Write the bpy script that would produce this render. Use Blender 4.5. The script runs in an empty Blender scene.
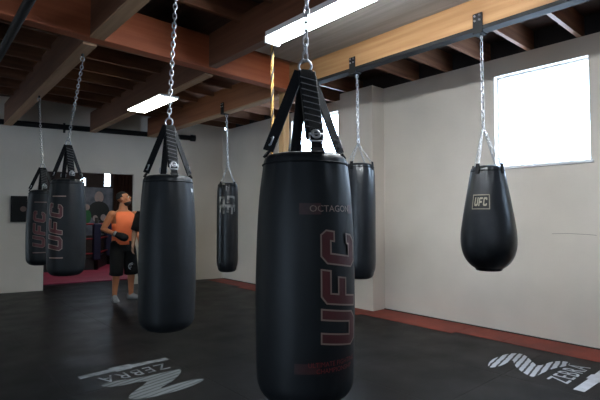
import bpy, bmesh, math, random
from mathutils import Vector, Matrix, noise
PI = math.pi
random.seed(7)
S = bpy.context.scene
COL = S.collection
V = Vector

# ------------------------------------------------------------------ materials
def nmat(name, col, rough=0.6, metal=0.0, spec=0.5, var=0.0, vscale=4.0, bump=0.0, bscale=40.0, stretch=(1, 1, 1), col2=None, coat=0.0):
    m = bpy.data.materials.new(name); m.use_nodes = True
    nt = m.node_tree; b = nt.nodes['Principled BSDF']
    b.inputs['Base Color'].default_value = (*col, 1)
    b.inputs['Roughness'].default_value = rough
    b.inputs['Metallic'].default_value = metal
    b.inputs['Specular IOR Level'].default_value = spec
    b.inputs['Coat Weight'].default_value = coat
    if var or bump or col2:
        tc = nt.nodes.new('ShaderNodeTexCoord'); mp = nt.nodes.new('ShaderNodeMapping')
        mp.inputs['Scale'].default_value = stretch
        nt.links.new(tc.outputs['Object'], mp.inputs['Vector'])
    if var or col2:
        n = nt.nodes.new('ShaderNodeTexNoise'); n.inputs['Scale'].default_value = vscale; n.inputs['Detail'].default_value = 6
        nt.links.new(mp.outputs['Vector'], n.inputs['Vector'])
        r = nt.nodes.new('ShaderNodeValToRGB')
        r.color_ramp.elements[0].position = 0.35; r.color_ramp.elements[1].position = 0.65
        c2 = col2 if col2 else tuple(min(1, c * (1 + var)) for c in col)
        c1 = col if col2 else tuple(c * (1 - var) for c in col)
        r.color_ramp.elements[0].color = (*c1, 1); r.color_ramp.elements[1].color = (*c2, 1)
        nt.links.new(n.outputs['Fac'], r.inputs['Fac'])
        nt.links.new(r.outputs['Color'], b.inputs['Base Color'])
    if bump:
        n2 = nt.nodes.new('ShaderNodeTexNoise'); n2.inputs['Scale'].default_value = bscale; n2.inputs['Detail'].default_value = 4
        nt.links.new(mp.outputs['Vector'], n2.inputs['Vector'])
        bp = nt.nodes.new('ShaderNodeBump'); bp.inputs['Strength'].default_value = bump; bp.inputs['Distance'].default_value = 0.01
        nt.links.new(n2.outputs['Fac'], bp.inputs['Height']); nt.links.new(bp.outputs['Normal'], b.inputs['Normal'])
    return m

def emat(name, col, strength):
    m = bpy.data.materials.new(name); m.use_nodes = True
    nt = m.node_tree; b = nt.nodes['Principled BSDF']
    b.inputs['Base Color'].default_value = (0.9, 0.9, 0.9, 1)
    b.inputs['Emission Color'].default_value = (*col, 1)
    b.inputs['Emission Strength'].default_value = strength
    return m

def glass_mat():
    m = bpy.data.materials.new('window_glass'); m.use_nodes = True
    nt = m.node_tree; nt.nodes.clear()
    o = nt.nodes.new('ShaderNodeOutputMaterial'); mx = nt.nodes.new('ShaderNodeMixShader')
    t = nt.nodes.new('ShaderNodeBsdfTransparent'); g = nt.nodes.new('ShaderNodeBsdfGlossy')
    t.inputs['Color'].default_value = (0.95, 0.97, 1, 1); g.inputs['Roughness'].default_value = 0.05
    mx.inputs['Fac'].default_value = 0.06
    nt.links.new(t.outputs[0], mx.inputs[1]); nt.links.new(g.outputs[0], mx.inputs[2]); nt.links.new(mx.outputs[0], o.inputs[0])
    return m

def mat_floor():
    m = nmat('black_mat', (0.0055, 0.0058, 0.0068), 0.34, spec=0.11, var=0.3, vscale=1.4, bump=0.10, bscale=160)
    nt = m.node_tree; b = nt.nodes['Principled BSDF']
    tc = nt.nodes.new('ShaderNodeTexCoord'); br = nt.nodes.new('ShaderNodeTexBrick')
    mp = nt.nodes.new('ShaderNodeMapping'); mp.inputs['Location'].default_value = (-0.045, 0.13, 0)
    br.inputs['Scale'].default_value = 1.0; br.inputs['Brick Width'].default_value = 1.0; br.inputs['Row Height'].default_value = 1.0
    br.inputs['Mortar Size'].default_value = 0.009; br.inputs['Mortar Smooth'].default_value = 0.2; br.offset = 0.0; br.squash = 1.0
    nt.links.new(tc.outputs['Object'], mp.inputs['Vector']); nt.links.new(mp.outputs['Vector'], br.inputs['Vector'])
    ramp = next(n for n in nt.nodes if n.type == 'VALTORGB')
    mix = nt.nodes.new('ShaderNodeMixRGB'); mix.inputs['Color2'].default_value = (0.004, 0.004, 0.005, 1)
    nt.links.new(br.outputs['Fac'], mix.inputs['Fac']); nt.links.new(ramp.outputs['Color'], mix.inputs['Color1'])
    nt.links.new(mix.outputs['Color'], b.inputs['Base Color'])
    # slightly different sheen on every mat, and scuffs
    n = nt.nodes.new('ShaderNodeTexNoise'); n.inputs['Scale'].default_value = 2.5; n.inputs['Detail'].default_value = 8
    nt.links.new(tc.outputs['Object'], n.inputs['Vector'])
    mr = nt.nodes.new('ShaderNodeMapRange'); mr.inputs['From Min'].default_value = 0.3; mr.inputs['From Max'].default_value = 0.7
    mr.inputs['To Min'].default_value = 0.32; mr.inputs['To Max'].default_value = 0.46
    nt.links.new(n.outputs['Fac'], mr.inputs['Value']); nt.links.new(mr.outputs['Result'], b.inputs['Roughness'])
    bump = next(x for x in nt.nodes if x.type == 'BUMP')
    bp2 = nt.nodes.new('ShaderNodeBump'); bp2.inputs['Strength'].default_value = 1.0; bp2.inputs['Distance'].default_value = 0.006; bp2.invert = True
    nt.links.new(br.outputs['Fac'], bp2.inputs['Height']); nt.links.new(bump.outputs['Normal'], bp2.inputs['Normal'])
    nt.links.new(bp2.outputs['Normal'], b.inputs['Normal'])
    return m

def wood(name, c1, c2, axis, rough=0.65):
    st = {'x': (0.6, 12, 12), 'y': (12, 0.6, 12), 'z': (12, 12, 0.6)}[axis]
    return nmat(name, c1, rough, col2=c2, vscale=1.6, bump=0.15, bscale=5, stretch=st)

def striped(name, c1, c2, scale, direction):
    """white print broken by dark zebra stripes"""
    m = nmat(name, c1, 0.6)
    nt = m.node_tree; b = nt.nodes['Principled BSDF']
    tc = nt.nodes.new('ShaderNodeTexCoord'); mp = nt.nodes.new('ShaderNodeMapping')
    mp.inputs['Rotation'].default_value = (0, 0, direction)
    w = nt.nodes.new('ShaderNodeTexWave'); w.inputs['Scale'].default_value = scale; w.inputs['Distortion'].default_value = 1.2
    w.inputs['Detail Scale'].default_value = 2.0
    r = nt.nodes.new('ShaderNodeValToRGB'); r.color_ramp.elements[0].position = 0.18; r.color_ramp.elements[1].position = 0.30
    r.color_ramp.elements[0].color = (*c2, 1); r.color_ramp.elements[1].color = (*c1, 1)
    nt.links.new(tc.outputs['Object'], mp.inputs['Vector']); nt.links.new(mp.outputs['Vector'], w.inputs['Vector'])
    nt.links.new(w.outputs['Fac'], r.inputs['Fac']); nt.links.new(r.outputs['Color'], b.inputs['Base Color'])
    return m

M = {}
M['wall'] = nmat('painted_wall', (0.66, 0.605, 0.54), 0.8, var=0.05, vscale=1.2, bump=0.12, bscale=30)
M['white'] = nmat('white_metal', (0.84, 0.84, 0.86), 0.45)
M['floor'] = mat_floor()
M['red'] = nmat('red_foam', (0.22, 0.034, 0.020), 0.6, var=0.25, vscale=3, bump=0.1, bscale=90)
M['pink'] = nmat('pink_foam', (0.26, 0.025, 0.065), 0.6, var=0.15, vscale=3)
M['beamx'] = wood('beam_wood_x', (0.30, 0.085, 0.028), (0.40, 0.13, 0.045), 'x')
M['beamy'] = wood('beam_wood_y', (0.33, 0.125, 0.042), (0.46, 0.20, 0.075), 'y')
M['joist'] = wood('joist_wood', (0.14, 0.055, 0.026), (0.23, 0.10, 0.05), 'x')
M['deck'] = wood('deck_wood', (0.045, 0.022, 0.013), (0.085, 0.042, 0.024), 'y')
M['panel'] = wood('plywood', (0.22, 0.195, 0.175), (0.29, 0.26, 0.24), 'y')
M['post'] = wood('post_wood', (0.42, 0.24, 0.10), (0.55, 0.34, 0.16), 'z')
M['steel'] = nmat('dark_steel', (0.009, 0.009, 0.010), 0.7, metal=0.0, spec=0.3, var=0.2)
M['zinc'] = nmat('zinc_chain', (0.42, 0.43, 0.45), 0.34, metal=1.0)
M['vinyl'] = nmat('black_vinyl', (0.006, 0.0075, 0.0095), 0.52, spec=0.28, var=0.2, vscale=6, bump=0.10, bscale=22)
M['vinyl2'] = nmat('worn_vinyl', (0.006, 0.0075, 0.010), 0.34, spec=0.4, var=0.25, vscale=8, bump=0.14, bscale=16)
M['stitch'] = nmat('grey_stitching', (0.10, 0.10, 0.11), 0.6)
M['web'] = nmat('black_webbing', (0.004, 0.004, 0.005), 0.7, spec=0.2, bump=0.2, bscale=200)
M['print_red'] = nmat('dark_red_print', (0.075, 0.006, 0.008), 0.5, var=0.2)
M['print_red2'] = nmat('red_print', (0.09, 0.007, 0.009), 0.5, var=0.2)
M['print_faint'] = nmat('faint_red_print', (0.030, 0.005, 0.006), 0.5, var=0.4, vscale=20)
M['print_bright'] = nmat('bright_red_print', (0.17, 0.012, 0.013), 0.5)
M['scratch'] = nmat('wall_scratch', (0.30, 0.26, 0.22), 0.8)
M['outline'] = nmat('outline_print', (0.23, 0.16, 0.13), 0.5)
M['outline_dull'] = nmat('dull_outline_print', (0.11, 0.07, 0.06), 0.5)
M['print_white'] = nmat('worn_white_print', (0.20, 0.20, 0.20), 0.6, col2=(0.03, 0.03, 0.03), vscale=14)
M['print_gold'] = nmat('gold_print', (0.15, 0.135, 0.10), 0.5)
M['logo'] = nmat('mat_print', (0.50, 0.52, 0.56), 0.6, var=0.12, vscale=9)
M['logo_worn_shaded'] = nmat('worn_shaded_mat_print', (0.20, 0.22, 0.24), 0.6, col2=(0.06, 0.065, 0.07), vscale=8)  # grey mixes wear with the weaker light on this print
M['zebra'] = striped('zebra_print', (0.50, 0.52, 0.56), (0.02, 0.02, 0.022), 5.5, -1.757)
M['zebra_worn_shaded'] = striped('worn_shaded_zebra_print', (0.11, 0.125, 0.13), (0.04, 0.045, 0.05), 5.5, -1.757)  # wear and weaker light both put into these stripe colours
M['glass'] = glass_mat()
M['black'] = nmat('black_plastic', (0.007, 0.007, 0.008), 0.6, spec=0.2)
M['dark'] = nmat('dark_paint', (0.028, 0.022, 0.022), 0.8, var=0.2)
M['curtain'] = nmat('brown_curtain', (0.06, 0.028, 0.018), 0.85, var=0.2)
M['rope_y'] = nmat('yellow_rope', (0.36, 0.20, 0.05), 0.7, bump=0.3, bscale=150)
M['rope_b'] = nmat('black_rope', (0.02, 0.018, 0.015), 0.7)
M['skin'] = nmat('tan_skin', (0.44, 0.165, 0.075), 0.5, var=0.08, vscale=12)
M['skin2'] = nmat('brown_skin', (0.20, 0.10, 0.06), 0.5, var=0.08, vscale=12)
M['hair'] = nmat('dark_hair', (0.010, 0.008, 0.007), 0.7, bump=0.3, bscale=200)
M['orange'] = nmat('orange_jersey', (0.88, 0.18, 0.06), 0.75, bump=0.25, bscale=14, var=0.06)
M['cloth'] = nmat('black_cloth', (0.010, 0.010, 0.011), 0.85, bump=0.3, bscale=14)
M['shoe'] = nmat('grey_shoe', (0.22, 0.22, 0.225), 0.6, var=0.1)
M['eye'] = nmat('eye_white', (0.6, 0.58, 0.55), 0.3)
M['lip'] = nmat('lip', (0.20, 0.07, 0.05), 0.5)
M['blue'] = nmat('navy_pad', (0.012, 0.018, 0.06), 0.5)
M['redrope'] = nmat('red_rope', (0.25, 0.02, 0.03), 0.5)
M['tube_w'] = emat('fluorescent_tube', (0.90, 0.96, 1.0), 100.0)
M['tube_g'] = emat('fluorescent_diffuser', (0.96, 1.0, 0.86), 24.0)

# ------------------------------------------------------------------ mesh helpers
def link(name, bm, mat, parent=None, smooth=False):
    me = bpy.data.meshes.new(name)
    bmesh.ops.recalc_face_normals(bm, faces=bm.faces)
    bm.to_mesh(me); bm.free()
    if smooth:
        for p in me.polygons: p.use_smooth = True
    me.materials.append(M[mat])
    o = bpy.data.objects.new(name, me); COL.objects.link(o)
    if parent: o.parent = parent
    return o

def tag(o, label=None, cat=None, group=None, kind=None):
    if label: o['label'] = label
    if cat: o['category'] = cat
    if group: o['group'] = group
    if kind: o['kind'] = kind
    return o

def thing(name, label, cat, loc=(0, 0, 0), rz=0, group=None):
    o = bpy.data.objects.new(name, None); COL.objects.link(o)
    o.location = loc; o.rotation_euler = (0, 0, rz); o.empty_display_size = 0.1
    return tag(o, label, cat, group)

def struct(name, bm, mat, label, cat='structure', smooth=False):
    return tag(link(name, bm, mat, None, smooth), label, cat, None, 'structure')

def box(bm, lo, hi, bev=0.0, mtx=None):
    g = bmesh.ops.create_cube(bm, size=1.0)
    vs = g['verts']
    c = [(lo[i] + hi[i]) / 2 for i in range(3)]; s = [hi[i] - lo[i] for i in range(3)]
    for v in vs:
        v.co = V((c[0] + v.co.x * s[0], c[1] + v.co.y * s[1], c[2] + v.co.z * s[2]))
    if bev:
        es = list({e for v in vs for e in v.link_edges})
        r = bmesh.ops.bevel(bm, geom=es, offset=bev, segments=2, affect='EDGES', profile=0.5)
        vs = list({v for f in r['faces'] for v in f.verts} | {v for v in vs if v.is_valid})
    if mtx is not None:
        for v in vs: v.co = mtx @ v.co
    return bm

def B(lo, hi, bev=0.0, mtx=None):
    return box(bmesh.new(), lo, hi, bev, mtx)

def frame_of(d, up=V((0, 0, 1))):
    d = d.normalized()
    if abs(d.dot(up)) > 0.98: up = V((1, 0, 0))
    x = d.cross(up).normalized(); y = x.cross(d).normalized()
    return x, y

def tube(bm, pts, rads, n=10, closed=False, cap=True, flat=1.0, up=None):
    """swept tube; rads a number or a list; flat squashes the second axis"""
    pts = [V(p) for p in pts]
    if not hasattr(rads, '__len__'): rads = [rads] * len(pts)
    rings = []; N = len(pts); x = None
    for i, p in enumerate(pts):
        if closed: d = pts[(i + 1) % N] - pts[i - 1]
        else: d = pts[min(i + 1, N - 1)] - pts[max(i - 1, 0)]
        d.normalize()
        if x is None: x, y = frame_of(d, up or V((0, 0, 1)))
        else:
            x = (x - d * x.dot(d)).normalized(); y = x.cross(d).normalized()
        rings.append([bm.verts.new(p + (x * math.cos(2 * PI * k / n) + y * flat * math.sin(2 * PI * k / n)) * rads[i]) for k in range(n)])
    R = rings + [rings[0]] if closed else rings
    for a, b in zip(R, R[1:]):
        for k in range(n):
            try: bm.faces.new((a[k], a[(k + 1) % n], b[(k + 1) % n], b[k]))
            except ValueError: pass
    if cap and not closed:
        bm.faces.new(rings[0][::-1]); bm.faces.new(rings[-1])
    return bm

def loft(bm, secs, n=24, cap=(True, True)):
    """secs: (centre, rx, ry [, tilt]) horizontal ellipses stacked"""
    rings = []
    for s in secs:
        c, rx, ry = V(s[0]), s[1], s[2]
        rings.append([bm.verts.new(c + V((rx * math.cos(2 * PI * k / n), ry * math.sin(2 * PI * k / n), 0))) for k in range(n)])
    for a, b in zip(rings, rings[1:]):
        for k in range(n): bm.faces.new((a[k], a[(k + 1) % n], b[(k + 1) % n], b[k]))
    if cap[0]: bm.faces.new(rings[0][::-1])
    if cap[1]: bm.faces.new(rings[-1])
    return bm

def ball(bm, c, r, s=(1, 1, 1), u=16, v=10, mtx=None):
    g = bmesh.ops.create_uvsphere(bm, u_segments=u, v_segments=v, radius=r)
    for x in g['verts']:
        p = V((x.co.x * s[0], x.co.y * s[1], x.co.z * s[2]))
        x.co = (mtx @ p if mtx is not None else p) + V(c)
    return bm

def lathe(bm, prof, n=64, fn=None):
    """prof: list of (r, z); fn(theta, r, z) -> r adjusts the radius"""
    rings = []
    for r, z in prof:
        rings.append([bm.verts.new(((fn(2 * PI * k / n, r, z) if fn else r) * math.cos(2 * PI * k / n),
                                    (fn(2 * PI * k / n, r, z) if fn else r) * math.sin(2 * PI * k / n), z)) for k in range(n)])
    for a, b in zip(rings, rings[1:]):
        for k in range(n): bm.faces.new((a[k], a[(k + 1) % n], b[(k + 1) % n], b[k]))
    bm.faces.new(rings[0][::-1]); bm.faces.new(rings[-1])
    return bm

def prism(bm, pts, h, mtx=None, z0=0.0):
    """outline in the local xy plane, extruded by h"""
    a = [bm.verts.new((p[0], p[1], z0)) for p in pts]; b = [bm.verts.new((p[0], p[1], z0 + h)) for p in pts]
    if mtx is not None:
        for v in a + b: v.co = mtx @ v.co
    n = len(pts)
    for f in (a[::-1], b):
        bm.faces.new(f)
    for i in range(n): bm.faces.new((a[i], a[(i + 1) % n], b[(i + 1) % n], b[i]))
    bm.normal_update(); bmesh.ops.triangulate(bm, faces=[f for f in bm.faces if len(f.verts) > 4])
    return bm

def text_bm(s, size, xs=1.0, extrude=0.0, sp=1.0):
    cu = bpy.data.curves.new('lettering', 'FONT'); cu.body = s; cu.size = size; cu.extrude = extrude
    cu.align_x = 'CENTER'; cu.align_y = 'CENTER'; cu.resolution_u = 3; cu.space_character = sp
    ob = bpy.data.objects.new('lettering', cu); COL.objects.link(ob)
    bpy.context.view_layer.update()
    dg = bpy.context.evaluated_depsgraph_get(); ev = ob.evaluated_get(dg)
    me = bpy.data.meshes.new_from_object(ev)
    bm = bmesh.new(); bm.from_mesh(me)
    for v in bm.verts: v.co.x *= xs
    bpy.data.objects.remove(ob); bpy.data.curves.remove(cu); bpy.data.meshes.remove(me)
    return bm

# ------------------------------------------------------------------ the setting
RX = 5.57                                   # inner face of the window wall
H_WALL, H_DECK = 3.37, 3.62
BX0, BS = 8.985, -0.2116                    # back wall: y = BX0 + BS*(x - RX)
def back_y(x): return BX0 + BS * (x - RX)
BANG = math.atan(BS)

struct('floor', B((-4.2, -3.7, -0.12), (7.2, 14.6, 0.0)), 'floor', 'black jointed foam mats covering the gym floor', 'floor')

# right wall with two window openings plus a third added for daylight (y0, y1, z0, z1)
WINS = [(1.58, 2.62, 2.01, 3.15), (5.32, 6.54, 2.45, 3.20), (-1.6, -0.55, 2.01, 3.15)]
def wall_with_holes(axis_len, holes, zt, mtx, th):
    """wall along local x from 0..axis_len, thickness th in +y, with rectangular holes"""
    bm = bmesh.new()
    xs = sorted({axis_len[0], axis_len[1]} | {h[0] for h in holes} | {h[1] for h in holes})
    for a, b in zip(xs, xs[1:]):
        hs = [h for h in holes if h[0] <= a + 1e-6 and h[1] >= b - 1e-6]
        z = 0.0
        for h in sorted(hs, key=lambda q: q[2]):
            if h[2] > z: box(bm, (a, 0, z), (b, th, h[2]), 0, mtx)
            z = h[3]
        box(bm, (a, 0, z), (b, th, zt), 0, mtx)
    bmesh.ops.remove_doubles(bm, verts=bm.verts, dist=1e-5)
    return bm
MR = Matrix(((0, 1, 0, RX), (1, 0, 0, 0), (0, 0, 1, 0), (0, 0, 0, 1)))       # local x -> world y, local y -> world +x
wr = struct('wall_right', wall_with_holes((-3.7, 9.0), WINS, H_WALL, MR, 0.24), 'wall', 'cream painted wall with the high windows above the red mats', 'wall')
crack = bmesh.new(); tube(crack, [(RX - 0.001, 1.98, 1.205), (RX - 0.001, 1.8, 1.212), (RX - 0.001, 1.6, 1.205), (RX - 0.001, 1.54, 1.20)], 0.003, 6)
link('wall_scratch', crack, 'scratch', wr)

pier = B((5.29, 4.35, 0), (RX, 5.01, H_WALL))
struct('wall_pier', pier, 'wall', 'shallow cream wall pier between the two high windows', 'wall pier')

def back_mtx(x, off=0.0):
    """local x runs along the back wall, local y away from the room"""
    return Matrix.Translation((x, back_y(x), 0)) @ Matrix.Rotation(BANG, 4, 'Z') @ Matrix.Translation((0, off, 0))
C_ = 1 / math.cos(BANG)
MBK = back_mtx(0.0)
struct('wall_back', wall_with_holes((-4.3 * C_, RX * C_ + 0.05), [(2.10 * C_, 3.675 * C_, 0, 2.275)], H_DECK, MBK, 0.14), 'wall',
       'cream back wall pierced by the wide doorless opening', 'wall')
struct('wall_left', wall_with_holes((-3.7, 10.6), [(0.5, 1.1, 0.0, 2.1)], H_DECK, Matrix(((0, -1, 0, -4.0), (1, 0, 0, 0), (0, 0, 1, 0), (0, 0, 0, 1))), 0.2), 'wall', 'cream side wall with a doorway added for daylight', 'wall')  # unseen side doorway added to let fill daylight in
struct('wall_rear', wall_with_holes((-4.2, 5.9), [(-2.6, -2.0, 1.5, 2.4)], H_DECK, Matrix(((1, 0, 0, 0), (0, -1, 0, -3.5), (0, 0, 1, 0), (0, 0, 0, 1))), 0.2), 'wall', 'cream rear wall with a small opening added for daylight', 'wall')  # unseen opening added to let daylight in from behind

# windows in the right wall
def window(n, y0, y1, z0, z1, label):
    w = thing('window_%d' % n, label, 'window', (RX + 0.12, (y0 + y1) / 2, z0)); w['kind'] = 'structure'
    hy, h = (y1 - y0) / 2, z1 - z0
    t = 0.022
    f = bmesh.new()
    for a, b in (((-0.03, -hy, 0), (0.03, -hy + t, h)), ((-0.03, hy - t, 0), (0.03, hy, h)), ((-0.03, -hy, 0), (0.03, hy, t)), ((-0.03, -hy, h - t), (0.03, hy, h))):
        box(f, a, b, 0.004)
    link('window_frame', f, 'white', w)
    link('window_pane', B((0.004, -hy + t, t), (0.010, hy - t, h - t)), 'glass', w)
    s = bmesh.new(); box(s, (-0.145, -hy - 0.03, -0.03), (-0.02, hy + 0.03, 0.004), 0.006)
    link('window_sill', s, 'white', w)
    return w
window(1, *WINS[0], 'big bright high window beside the teardrop bag')
window(2, *WINS[1], 'bright high window behind the straps of the largest bag')
window(3, *WINS[2], 'high window behind the viewer, added for daylight')  # unseen window added as a source of daylight

# ceiling: deck, joists along x, purlin beams along y, one girder along x
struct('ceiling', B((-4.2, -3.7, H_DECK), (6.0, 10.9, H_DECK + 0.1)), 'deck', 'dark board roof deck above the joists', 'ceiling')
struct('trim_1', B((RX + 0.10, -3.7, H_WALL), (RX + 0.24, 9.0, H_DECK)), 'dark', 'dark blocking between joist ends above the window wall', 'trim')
yj = 1.66 - 0.535 * 9
k = 0
while yj < 8.9:
    if abs(yj - 4.45) > 0.14:
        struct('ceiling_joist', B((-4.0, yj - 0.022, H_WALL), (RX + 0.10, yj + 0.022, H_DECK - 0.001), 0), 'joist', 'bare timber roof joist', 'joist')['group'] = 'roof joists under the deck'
    yj += 0.535; k += 1

def beam(p0, p1, w, z0, z1, mat, label, lit_strip=False):
    """straight timber between two plan points"""
    d = V((p1[0] - p0[0], p1[1] - p0[1], 0)); L = d.length; a = math.atan2(d.y, d.x)
    b = bmesh.new(); box(b, (0, -w / 2, 0), (L, w / 2, z1 - z0), 0.006)
    o = struct('ceiling_beam', b, mat, label, 'beam')
    o.location = (p0[0], p0[1], z0); o.rotation_euler = (0, 0, a)
    if lit_strip: link('lit_edge_strip', B((0.002, -w / 2 - 0.002, -0.018), (L - 0.002, w / 2 + 0.002, -0.0002)), 'lit_strip', o)['label'] = 'pale strip standing in for light on the beam underside'  # added strip; its pale colour imitates a lit underside
    return o
# local timber runs along x, so every beam uses the x-grain wood
M['beam_red'] = wood('red_beam_wood', (0.30, 0.070, 0.023), (0.38, 0.10, 0.036), 'x')
M['beam_far'] = wood('far_beam_wood', (0.22, 0.075, 0.030), (0.31, 0.115, 0.05), 'x')
M['beam_tan'] = wood('tan_beam_wood', (0.28, 0.14, 0.054), (0.38, 0.21, 0.09), 'x')
M['beam_brown'] = wood('brown_beam_wood', (0.105, 0.037, 0.016), (0.155, 0.06, 0.028), 'x')
ZB, ZT = 3.06, 3.43
M['lit_strip'] = wood('lit_strip_wood', (0.30, 0.17, 0.09), (0.42, 0.26, 0.15), 'x')  # paler wood stands in for light caught by beam undersides
beam((-4.0, 4.17), (3.82, 4.60), 0.14, ZB, ZT, 'beam_red', 'reddish cross girder running over the bags across the room')
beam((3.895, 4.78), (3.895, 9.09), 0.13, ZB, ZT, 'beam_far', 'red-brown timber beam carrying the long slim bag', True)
bB = beam((3.877, -3.5), (3.877, 4.77), 0.09, ZB, ZT, 'beam_tan', 'tan timber beam carrying the teardrop bag')
fl_ = bmesh.new(); box(fl_, (0.0, 0.0455, 0.0), (8.0, 0.060, 0.024)); box(fl_, (0.0, -0.046, -0.012), (8.0, 0.060, 0.0))
link('steel_angle', fl_, 'steel', bB)['label'] = 'black steel angle along the lower edge'
beam((1.32, -3.5), (1.345, 4.36), 0.12, ZB, ZT, 'beam_brown', 'brown timber beam over the largest bag', True)
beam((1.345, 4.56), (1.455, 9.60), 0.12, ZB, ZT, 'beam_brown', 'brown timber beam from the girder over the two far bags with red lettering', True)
beam((2.54, -3.5), (2.60, 4.41), 0.10, ZB, ZT, 'beam_brown', 'brown timber beam above the long bright fluorescent fitting')
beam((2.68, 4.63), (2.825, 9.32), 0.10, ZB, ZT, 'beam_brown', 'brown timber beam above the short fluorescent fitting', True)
beam((0.10, 4.50), (0.178, 9.84), 0.12, ZB, ZT, 'beam_brown', 'brown timber beam near the dark roof pipe')
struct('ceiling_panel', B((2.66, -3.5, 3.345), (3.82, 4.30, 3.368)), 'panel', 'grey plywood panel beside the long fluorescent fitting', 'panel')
struct('wooden_post', B((3.83, 4.66, 0), (3.93, 4.76, ZB - 0.012), 0.004), 'post', 'bare timber post behind the straps of the largest bag', 'post')

# pipe along the back wall, and the pipe under the roof
pp = bmesh.new(); tube(pp, [back_mtx(x) @ V((0, -0.075, 3.13)) for x in (-3.9, 0, 2.5, 4.82)], 0.052, 14)
pr = tag(link('black_pipe', pp, 'steel', None, True), 'long black pipe fixed along the top of the back wall', 'pipe')
c_ = bmesh.new(); tube(c_, [back_mtx(x) @ V((0, -0.075, 3.13)) for x in (4.82, 4.92)], [0.072, 0.072], 16)
link('end_cap', c_, 'black', pr, True)
for x in (0.5, 2.4, 4.3):
    h = bmesh.new(); m_ = back_mtx(x); box(h, (-0.02, -0.10, 3.06), (0.02, 0.0, 3.085), 0, m_); box(h, (-0.02, -0.012, 3.03), (0.02, 0.0, 3.22), 0, m_)
    link('wall_mount', h, 'steel', pr)
pp = bmesh.new(); tube(pp, [(0.66, 0.5, 3.0), (0.68, 3.0, 3.0), (0.72, 5.2, 3.0), (0.76, 8.6, 3.0)], 0.036, 12)
pr = tag(link('conduit_pipe', pp, 'steel', None, True), 'dark pipe hung below the roof near the room corner opposite the windows', 'pipe')
for y in (2.195, 6.475):
    h = bmesh.new(); box(h, (0.66 + 0.01 * y - 0.014, y - 0.01, 3.0), (0.66 + 0.01 * y + 0.006, y + 0.01, H_WALL)); link('pipe_hanger', h, 'steel', pr)

# red mats along the window wall
def red_mat(y0, y1, x0, label):
    o = tag(link('red_floor_mat', B((x0, y0, 0.0005), (RX - 0.035, y1, 0.004), 0), 'red'), label, 'floor mat', 'red mats along the window wall')
    return o
red_mat(-1.5, 2.36, 5.085, 'red foam mat by the wall beside the white striped print')
red_mat(2.365, 2.92, 5.10, 'short red foam mat by the wall between the teardrop bag and the white print')
red_mat(2.925, 4.335, 5.015, 'red foam mat under the teardrop bag along the wall')
red_mat(4.34, 5.02, 4.93, 'red foam mat at the foot of the wall pier')
red_mat(5.025, 7.6, 5.07, 'red foam mat beyond the wall pier')
red_mat(7.605, 8.9, 5.16, 'red foam mat in the far corner of the window wall')
gap = B((RX - 0.034, -1.5, 0.0005), (RX - 0.001, 4.345, 0.012)); box(gap, (RX - 0.034, 5.015, 0.0005), (RX - 0.001, 8.9, 0.012))
struct('baseboard_right', gap, 'dark', 'dark strip along the foot of the window wall', 'baseboard')

# ------------------------------------------------------------------ ZEBRA prints on the mats
def smooth_poly(pts, it=2):
    for _ in range(it):
        q = []
        for i in range(len(pts)):
            a, b = pts[i], pts[(i + 1) % len(pts)]
            q.append((a[0] * .75 + b[0] * .25, a[1] * .75 + b[1] * .25)); q.append((a[0] * .25 + b[0] * .75, a[1] * .25 + b[1] * .75))
        pts = q
    return pts
SWOOSH = [(-.348, .594), (-.127, .658), (.20, .635), (.294, .521), (.072, .35), (-.02, .262), (.278, .235), (.36, .118), (.231, .085), (.043, .155), (-.2, .175), (-.36, .175),
          (-.287, .302), (-.157, .425), (.045, .525), (-.241, .499), (-.392, .545)]
def mat_logo(cx, cy, rz, label, pm, zm):
    root = bpy.data.objects.new('mat_print', None); COL.objects.link(root); root.location = (cx, cy, 0); root.rotation_euler = (0, 0, rz)
    root.parent = bpy.data.objects['floor']; root['label'] = label
    b = bmesh.new(); prism(b, smooth_poly(SWOOSH), 0.0012, z0=0.0004); link('zebra_emblem', b, zm, root)
    t = text_bm('ZEBRA', 0.24, 0.74, 0.0006, 1.22)
    for v in t.verts: v.co.z += 0.001; v.co.y -= 0.0
    link('lettering', t, pm, root)
    b = bmesh.new(); prism(b, [(-.39, -.145), (-.39, -.225), (-.06, -.235), (-.04, -.27), (.14, -.27), (.16, -.235), (.42, -.225), (.42, -.145), (.13, -.15), (.11, -.13), (-.02, -.13), (-.03, -.15)], 0.0012, z0=0.0004)
    link('bar', b, pm, root)
mat_logo(4.53, 1.48, 0, 'bright white print with striped emblem near the red mats', 'logo', 'zebra')
mat_logo(1.635, 4.08, PI, 'worn and shade-dimmed grey upside-down print on the mats below the row of bags', 'logo_worn_shaded', 'zebra_worn_shaded')

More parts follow.
